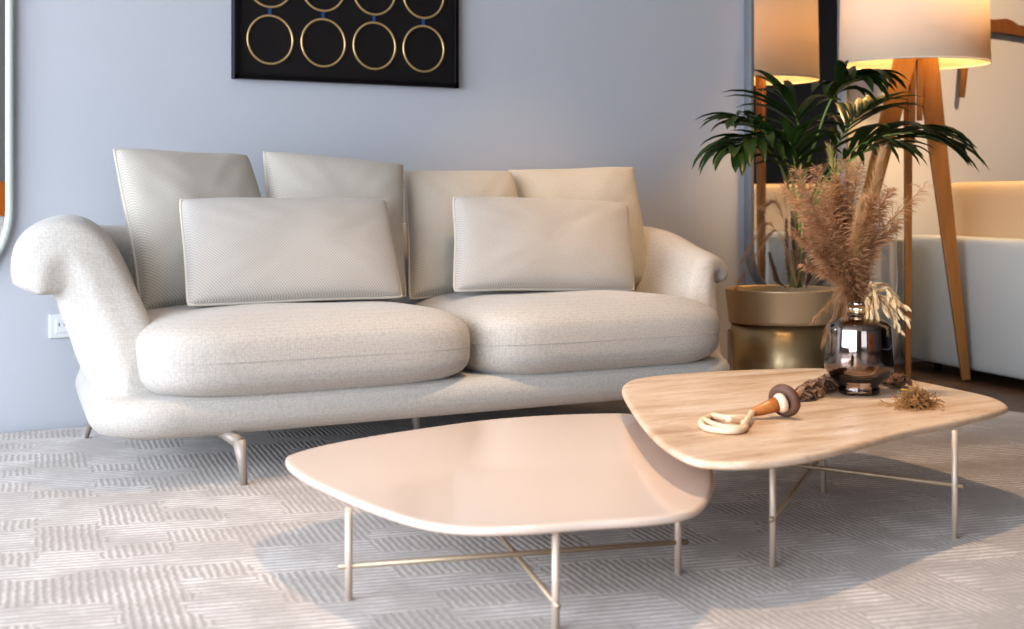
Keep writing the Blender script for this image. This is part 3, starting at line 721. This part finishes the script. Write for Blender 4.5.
for i in range(480):
    a = rnd.uniform(0, 2*PI); r = abs(rnd.gauss(0, .022)); p = mc+Vector((math.cos(a)*r*1.3, math.sin(a)*r, .003+rnd.random()*.032*max(0, 1-r/.05)))
    ps = [p]
    d = Vector((rnd.uniform(-1,1), rnd.uniform(-1,1), rnd.uniform(-.3,.9))).normalized()
    for k in range(5):
        p = p+d*.008; p.z = max(p.z, ZT+.002); ps.append(p.copy()); d = (d+Vector((rnd.uniform(-.9,.9), rnd.uniform(-.9,.9), rnd.uniform(-.8,.5)))).normalized()
    m.tube(ps, .0011, 4, cap=False)
m.build('strands', M['moss'], rm)
yf = MB(); yc = atz(904, 403, ZT)+Vector((0,0,.03))
for i in range(9):
    a = i*2.4; ribbon(yf, yc, Vector((math.cos(a), math.sin(a), .5)), .012, .007, .3, Vector((0,0,1)), seg=3)
yf.build('yellow_petals', M['yellow'], rm)

# ------------------------------------------------------------------ floor lamp
LX, LY = 5.0, 4.76
lamp = empty('floor_lamp', (LX, LY, 0)); tag(lamp, 'tripod floor lamp with oak board legs and large cream drum shade', 'floor lamp')
SC = aty(914, 62, 4.71); sx_, sy_ = SC.x, SC.y
sb, stp, R_ = 1.392, 1.93, .325
MB().lathe((sx_, sy_, 0), [(R_, sb), (R_-.012, stp), (R_-.015, stp), (R_-.003, sb)], 96, close=True).build('lamp_shade', M['shade'], lamp)
rim = MB()
rim.tube([(sx_+(R_-.001)*math.cos(2*PI*k/72), sy_+(R_-.001)*math.sin(2*PI*k/72), sb) for k in range(72)], .004, 6, closed=True)
rim.build('shade_rim', M['piping'], lamp)
def board(a, b, w0, w1, th, facing):
    a, b = Vector(a), Vector(b); d = (b-a).normalized(); f = Vector(facing); s_ = d.cross(f).normalized(); f = s_.cross(d).normalized()
    vs = []
    for p, w in ((a, w0), (b, w1)):
        for sx2, sf in ((-1,-1),(1,-1),(1,1),(-1,1)): vs.append(p+s_*sx2*w/2+f*sf*th/2)
    return vs, [(0,1,2,3),(7,6,5,4),(0,4,5,1),(1,5,6,2),(2,6,7,3),(3,7,4,0)]
vd = (SN, CS, 0)
foot = atz(966, 380, 0); footL = atd(822, 385, 6.35); footL.z = 0
tz = 1.50
topc = Vector((sx_, sy_, tz))
for (a, b, w0, w1, fc) in ((foot, topc+Vector((.055,-.01,0)), .036, .100, vd), (footL, topc+Vector((-.035,-.01,0)), .036, .100, vd)):
    MB().add(*board(a, b, w0, w1, .03, fc)).build('leg', M['oak'], lamp, smooth=False, bevel=.004)
ft = atz(908, 378, 0)
MB().add(*board(ft, Vector((ft.x+.0, ft.y+.0, tz)), .024, .040, .024, vd)).build('leg', M['oak'], lamp, smooth=False, bevel=.003)
sl = MB()
for k, dx in enumerate((-.034, -.002)):
    sl.add(*board(topc+Vector((dx*.852, -dx*.524-.035, -.46+.1*k)), topc+Vector((dx*.852, -dx*.524-.035, 0)), .022, .030, .02, vd))
sl.build('top_slats', M['oak'], lamp, smooth=False, bevel=.002)
MB().tube([(sx_, sy_, 1.50), (sx_, sy_, 1.66)], .012, 12).build('lamp_stem', M['bronze'], lamp)
bulb = MB().lathe((sx_, sy_, 1.66), [(0.001,.0),(.014,.0),(.016,.02),(.03,.05),(.034,.075),(.026,.10),(.0,.112)], 24)
bm_, nt, b = new_mat('bulb_glow'); b.inputs['Emission Color'].default_value = (1,.62,.25,1); b.inputs['Emission Strength'].default_value = 6; b.inputs['Base Color'].default_value = (1,.8,.5,1)
bulb.build('bulb', bm_, lamp)
sp_ = MB()
for k in range(3):
    a = k*2*PI/3+.4; sp_.tube([(sx_, sy_, 1.655), (sx_+(R_-.01)*math.cos(a), sy_+(R_-.01)*math.sin(a), 1.655)], .003, 6)
sp_.build('shade_spider', M['bronze'], lamp)
MB().tube(catmull([aty(898,215,4.80), aty(896,250,4.82), aty(897,285,4.84), aty(892,320,4.84), atz(893,376,.006)], 8), .0025, 6).build('power_cable', M['cable'], lamp)

# grey planter behind the lamp
gp = MB().lathe((5.015, 5.03, 0), [(0,0),(.06,0),(.105,.025),(.138,.07),(.156,.14),(.162,.24),(.163,.60),(.158,.606),(.150,.60),(.15,.2),(.13,.1),(0,.09)], 64)
o = gp.build('floor_planter', M['planter'], offset=(5.015, 5.03, 0)); tag(o, 'tall grey planter with rounded base between the floor lamp and the wall', 'planter')

# ------------------------------------------------------------------ mirrors
def pill_mirror(name, label, x0, x1, z0, z1, r, mat, fw=.022, depth=.045, lean=.0):
    root = empty(name, ((x0+x1)/2, WY, z0)); tag(root, label, 'mirror')
    cx_, cz = (x0+x1)/2, (z0+z1)/2
    def ring(ins, y): return [Vector((cx_+a, y, cz+b)) for a, b in rrect((x1-x0)/2-ins, (z1-z0)/2-ins, r-ins, 14)]
    yb, yf_ = WY-.001, WY-depth
    rs = [ring(0, yb), ring(0, yf_+.006), ring(.006, yf_), ring(fw-.004, yf_), ring(fw, yf_+.004), ring(fw, yb-.012)]
    n = len(rs[0]); vs = [v for q in rs for v in q]; fs = []
    for i in range(len(rs)-1):
        for k in range(n): fs.append((i*n+k, i*n+(k+1)%n, (i+1)*n+(k+1)%n, (i+1)*n+k))
    MB().add(vs, fs).build('frame', mat, root)
    q = ring(fw, yb-.014); MB().add(q, [tuple(range(len(q)))]).build('glass', M['mirror'], root, smooth=False)
    return root
pill_mirror('wall_mirror', 'tall mirror with rounded corners and grey blue frame behind the palm', 4.475, 5.085, .33, 2.05, .25, M['mirror_frame'], fw=.024, depth=.045)
xr_ = aty(14, 150, WY-.03).x
pill_mirror('wall_mirror', 'tall round cornered mirror with pale sage frame cut by left picture edge', xr_-.66, xr_, .46, 2.2, .30, M['mirror_frame_sage'], fw=.022, depth=.035)

# ------------------------------------------------------------------ framed rings
fx0, fx1, fz0, fz1 = 2.018, 2.966, 1.240, 1.955
art = empty('framed_art', ((fx0+fx1)/2, WY, fz0)); tag(art, 'black framed display of gold rings hanging above the sofa', 'artwork')
fr_ = MB(); cxm, czm = (fx0+fx1)/2, (fz0+fz1)/2; dp = .035
for c, s_ in (((cxm, WY-dp/2, fz0+.009), (fx1-fx0, dp, .018)), ((cxm, WY-dp/2, fz1-.009), (fx1-fx0, dp, .018)), ((fx0+.009, WY-dp/2, czm), (.018, dp, fz1-fz0)), ((fx1-.009, WY-dp/2, czm), (.018, dp, fz1-fz0))): fr_.box(c, s_)
fr_.build('frame', M['black'], art, smooth=False, bevel=.002)
MB().box((cxm, WY-.006, czm), (fx1-fx0-.03, .010, fz1-fz0-.03)).build('backing_board', M['art_board'], art, smooth=False)
for r in range(3):
    for c in range(4):
        x = 2.166+.2165*c; z = 1.391+.212*r
        pts = [(x+.090*math.cos(2*PI*k/56), WY-.016, z+.090*math.sin(2*PI*k/56)) for k in range(56)]
        MB().tube(pts, .0048, 8, closed=True).build('gold_ring', M['gold'], art)
        if r < 2: MB().box((x, WY-.013, z+.106), (.012, .004, .024)).build('blue_clip', M['blue_clip'], art, smooth=False)
m_, nt, b = new_mat('picture_glass'); out = nt.nodes['Material Output']
tr = N(nt, 'ShaderNodeBsdfTransparent'); gs = N(nt, 'ShaderNodeBsdfGlossy'); gs.inputs['Roughness'].default_value = .02; mx = N(nt, 'ShaderNodeMixShader'); mx.inputs[0].default_value = .025
nt.links.new(tr.outputs[0], mx.inputs[1]); nt.links.new(gs.outputs[0], mx.inputs[2]); nt.links.new(mx.outputs[0], out.inputs[0])
MB().add([(fx0+.016, WY-.027, fz0+.016), (fx1-.016, WY-.027, fz0+.016), (fx1-.016, WY-.027, fz1-.016), (fx0+.016, WY-.027, fz1-.016)], [(0,1,2,3)]).build('glass', m_, art, smooth=False)

# wall outlet
oc = aty(61, 326, WY-.005); ol = empty('wall_outlet', (oc.x, WY, oc.z)); tag(ol, 'white wall socket plate half hidden behind the left sofa arm', 'outlet')
MB().box((oc.x, WY-.005, oc.z), (.082, .010, .082)).build('plate', M['outlet'], ol, smooth=False, bevel=.003)
MB().box((oc.x, WY-.0115, oc.z), (.040, .004, .046)).build('socket', M['outlet'], ol, smooth=False, bevel=.002)
for dx in (-.009, .009): MB().box((oc.x+dx, WY-.0140, oc.z+.006), (.003, .002, .012)).build('slot', M['outlet_dark'], ol, smooth=False)

# ------------------------------------------------------------------ carved coat rail on the wall
cr_ = empty('coat_rack', (aty(985, 30, WY).x, WY, 1.55)); tag(cr_, 'dark carved wooden wall rail with a tapered peg, half behind the lamp shade', 'coat rack')
prof_t = [(940,14),(975,18),(986,20.5),(992,20),(1000,19.5),(1006,22),(1012,26),(1024,27),(1034,28),(1060,30)]
prof_b = [(940,28),(975,31),(986,32.5),(992,33),(1000,34),(1006,35),(1012,36),(1024,38),(1034,39.5),(1060,44)]
vs = []
for yy in (WY-.002, WY-.045):
    for (px, py) in prof_t: q = aty(px, py, WY); vs.append(Vector((q.x, yy, q.z)))
    for (px, py) in prof_b: q = aty(px, py, WY); vs.append(Vector((q.x, yy, q.z)))
k = len(prof_t); fs = []
for i in range(k-1):
    fs += [(i, i+1, k+i+1, k+i), (2*k+i, 3*k+i, 3*k+i+1, 2*k+i+1), (i, 2*k+i, 2*k+i+1, i+1), (k+i, k+i+1, 3*k+i+1, 3*k+i)]
fs += [(0, k, 3*k, 2*k), (k-1, 3*k-1, 4*k-1, 2*k-1)]
MB().add(vs, fs).build('rail', M['rail_wood'], cr_, smooth=False)
pa, pb = aty(967, 30, WY-.03), aty(962, 97, WY-.055)
MB().tube([pa, pb], [.026, .014], 12).build('peg', M['oak'], cr_)

# ------------------------------------------------------------------ second sofa (seen from behind, right edge)
s2 = empty('armchair_sofa', (5.62, 4.55, 0)); s2.name = 'sofa.001'
tag(s2, 'pale rounded sofa seen from its side at the right picture edge', 'sofa')
dirv = Vector((.267, .964, 0)).normalized(); nrmv = Vector((dirv.y, -dirv.x, 0))
O2 = Vector((5.075, 4.12, 0))
def rbox(u0, u1, v0, v1, z0, z1, r, n=5.0):
    """superellipsoid-like rounded box in the sofa's own directions"""
    NU, NV = 64, 32; vs = []; fs = []
    cu, cv, cz = (u0+u1)/2, (v0+v1)/2, (z0+z1)/2; a, b_, c_ = (u1-u0)/2, (v1-v0)/2, (z1-z0)/2
    for j in range(NV+1):
        ph = -PI/2+PI*j/NV
        for i in range(NU):
            th = 2*PI*i/NU
            e1 = r/min(b_, c_, a)
            u = cu+a*spow(math.cos(ph), e1)*spow(math.cos(th), e1); v = cv+b_*spow(math.cos(ph), e1)*spow(math.sin(th), e1); z = cz+c_*spow(math.sin(ph), e1)
            vs.append(O2+dirv*u+nrmv*v+Vector((0,0,z)))
    for j in range(NV):
        for i in range(NU): fs.append((j*NU+i, j*NU+(i+1)%NU, (j+1)*NU+(i+1)%NU, (j+1)*NU+i))
    return vs, fs
MB().add(*rbox(0, 1.09, 0, .26, .035, .625, .016)).build('back_panel', M['armchair2'], s2)
MB().add(*rbox(.02, 1.08, .16, .98, .04, .42, .035)).build('base', M['armchair2'], s2)
for (a, b_) in ((.02, .20), (.90, 1.06)): MB().add(*rbox(a, b_, .10, .96, .05, .60, .03)).build('arm', M['armchair2'], s2)
MB().add(*rbox(.06, .99, .13, .36, .40, .875, .028)).build('back_cushion', plain('warm_beige_cushion', (.56, .43, .29), .95, bump=.5, bscale=260), s2)
MB().add(*rbox(.20, .86, .40, .97, .40, .54, .02)).build('seat_cushion', M['armchair2'], s2)
for u, v in ((.12,.12),(.94,.12),(.12,.86),(.94,.86)):
    q = O2+dirv*u+nrmv*v; MB().tube([(q.x, q.y, -.01), (q.x, q.y, .07)], .018, 10).build('foot', M['black'], s2)

# orange armchair behind the viewpoint, seen only in the left mirror
oa = empty('armchair', (2.75, -1.3, 0)); tag(oa, 'burnt orange tub armchair reflected in the left wall mirror', 'armchair')
def srb(c, h, e=.35):
    NU, NV = 40, 20; vs = []; fs = []
    for j in range(NV+1):
        ph = -PI/2+PI*j/NV
        for i in range(NU):
            th = 2*PI*i/NU; vs.append(Vector(c)+Vector((h[0]*spow(math.cos(ph), e)*spow(math.cos(th), e), h[1]*spow(math.cos(ph), e)*spow(math.sin(th), e), h[2]*spow(math.sin(ph), e))))
    for j in range(NV):
        for i in range(NU): fs.append((j*NU+i, j*NU+(i+1)%NU, (j+1)*NU+(i+1)%NU, (j+1)*NU+i))
    return vs, fs
MB().add(*srb((2.75,-1.3,.30), (.40,.38,.16))).build('seat', M['orange'], oa)
MB().add(*srb((2.75,-1.62,.55), (.42,.10,.38), .5)).build('backrest', M['orange'], oa)
for s_ in (-1, 1): MB().add(*srb((2.75+.40*s_,-1.3,.42), (.09,.36,.22), .5)).build('arm', M['orange'], oa)
for a in (-1, 1):
    for b_ in (-1, 1): MB().tube([(2.75+.3*a,-1.3+.28*b_,-.01), (2.75+.28*a,-1.3+.26*b_,.18)], .018, 10).build('leg', M['oak'], oa)

# ------------------------------------------------------------------ light
def area(name, loc, target, size, power, colr, spread=None):
    l = bpy.data.lights.new(name, 'AREA'); l.shape = 'RECTANGLE'; l.size, l.size_y = size; l.energy = power; l.color = colr
    if spread: l.spread = math.radians(spread)
    o = bpy.data.objects.new(name, l); col.objects.link(o); o.location = loc
    o.rotation_euler = (Vector(target)-Vector(loc)).to_track_quat('-Z', 'Y').to_euler(); return o
def spot(name, loc, target, power, colr, ang=70, blend=.7, rad=.05):
    l = bpy.data.lights.new(name, 'SPOT'); l.energy = power; l.color = colr; l.spot_size = math.radians(ang); l.spot_blend = blend; l.shadow_soft_size = rad
    o = bpy.data.objects.new(name, l); col.objects.link(o); o.location = loc
    o.rotation_euler = (Vector(target)-Vector(loc)).to_track_quat('-Z', 'Y').to_euler(); return o
area('window_daylight_left', (XL+.05, 1.7, 1.45), (3.0, 2.4, 1.2), (5.6, 2.8), 475, (.82, .89, 1.0))
area('window_daylight_front', (-.7, YF+.1, 1.5), (1.6, 4, .8), (2.6, 2.4), 40, (.86, .91, 1.0))
spot('ceiling_spot_tables', (2.35, 3.05, 2.92), (2.25, 2.95, 0), 205, (1.0, .72, .48), 78, .9, .06)
spot('sofa_fill_spot', (3.15, 3.75, 2.92), (3.25, 4.65, .65), 150, (1.0, .62, .30), 44, 1, .06)  # added warm fill, stands in for floor lamp glow on the right pillow
spot('ceiling_spot_seat', (2.2, 3.5, 2.92), (2.3, 4.3, .4), 14, (1.0, .76, .54), 70, 1, .06)
pl = bpy.data.lights.new('lamp_bulb', 'POINT'); pl.energy = 32; pl.color = (1, .60, .22); pl.shadow_soft_size = .05
o = bpy.data.objects.new('lamp_bulb', pl); col.objects.link(o); o.location = (sx_, sy_, 1.60)
spot('right_wall_fill_spot', (5.2, 3.4, 2.92), (6.0, 5.2, 1.1), 300, (1.0, .66, .38), 80, 1, .08)  # added fill without a fitting, warms the wall around the floor lamp

w = bpy.data.worlds.new('World'); bpy.context.scene.world = w; w.use_nodes = True
bg = w.node_tree.nodes['Background']; bg.inputs[0].default_value = (.75, .86, 1.0, 1); bg.inputs[1].default_value = 1.0

# ------------------------------------------------------------------ camera
cam = bpy.data.cameras.new('Camera'); co = bpy.data.objects.new('Camera', cam); col.objects.link(co)
co.location = (0, 0, CH); co.rotation_euler = (math.radians(90), 0, -YAW)
cam.sensor_width = 36; cam.lens = F/1024*36; cam.shift_y = -(314.5-HY)/1024
cam.dof.use_dof = True; cam.dof.focus_distance = 4.5; cam.dof.aperture_fstop = 3.5
bpy.context.scene.camera = co
sc = bpy.context.scene
sc.view_settings.view_transform = 'Standard'; sc.view_settings.exposure = -.08
try: sc.view_settings.look = 'Medium High Contrast'
except Exception: sc.view_settings.look = 'None'
print('LOOK', sc.view_settings.look)
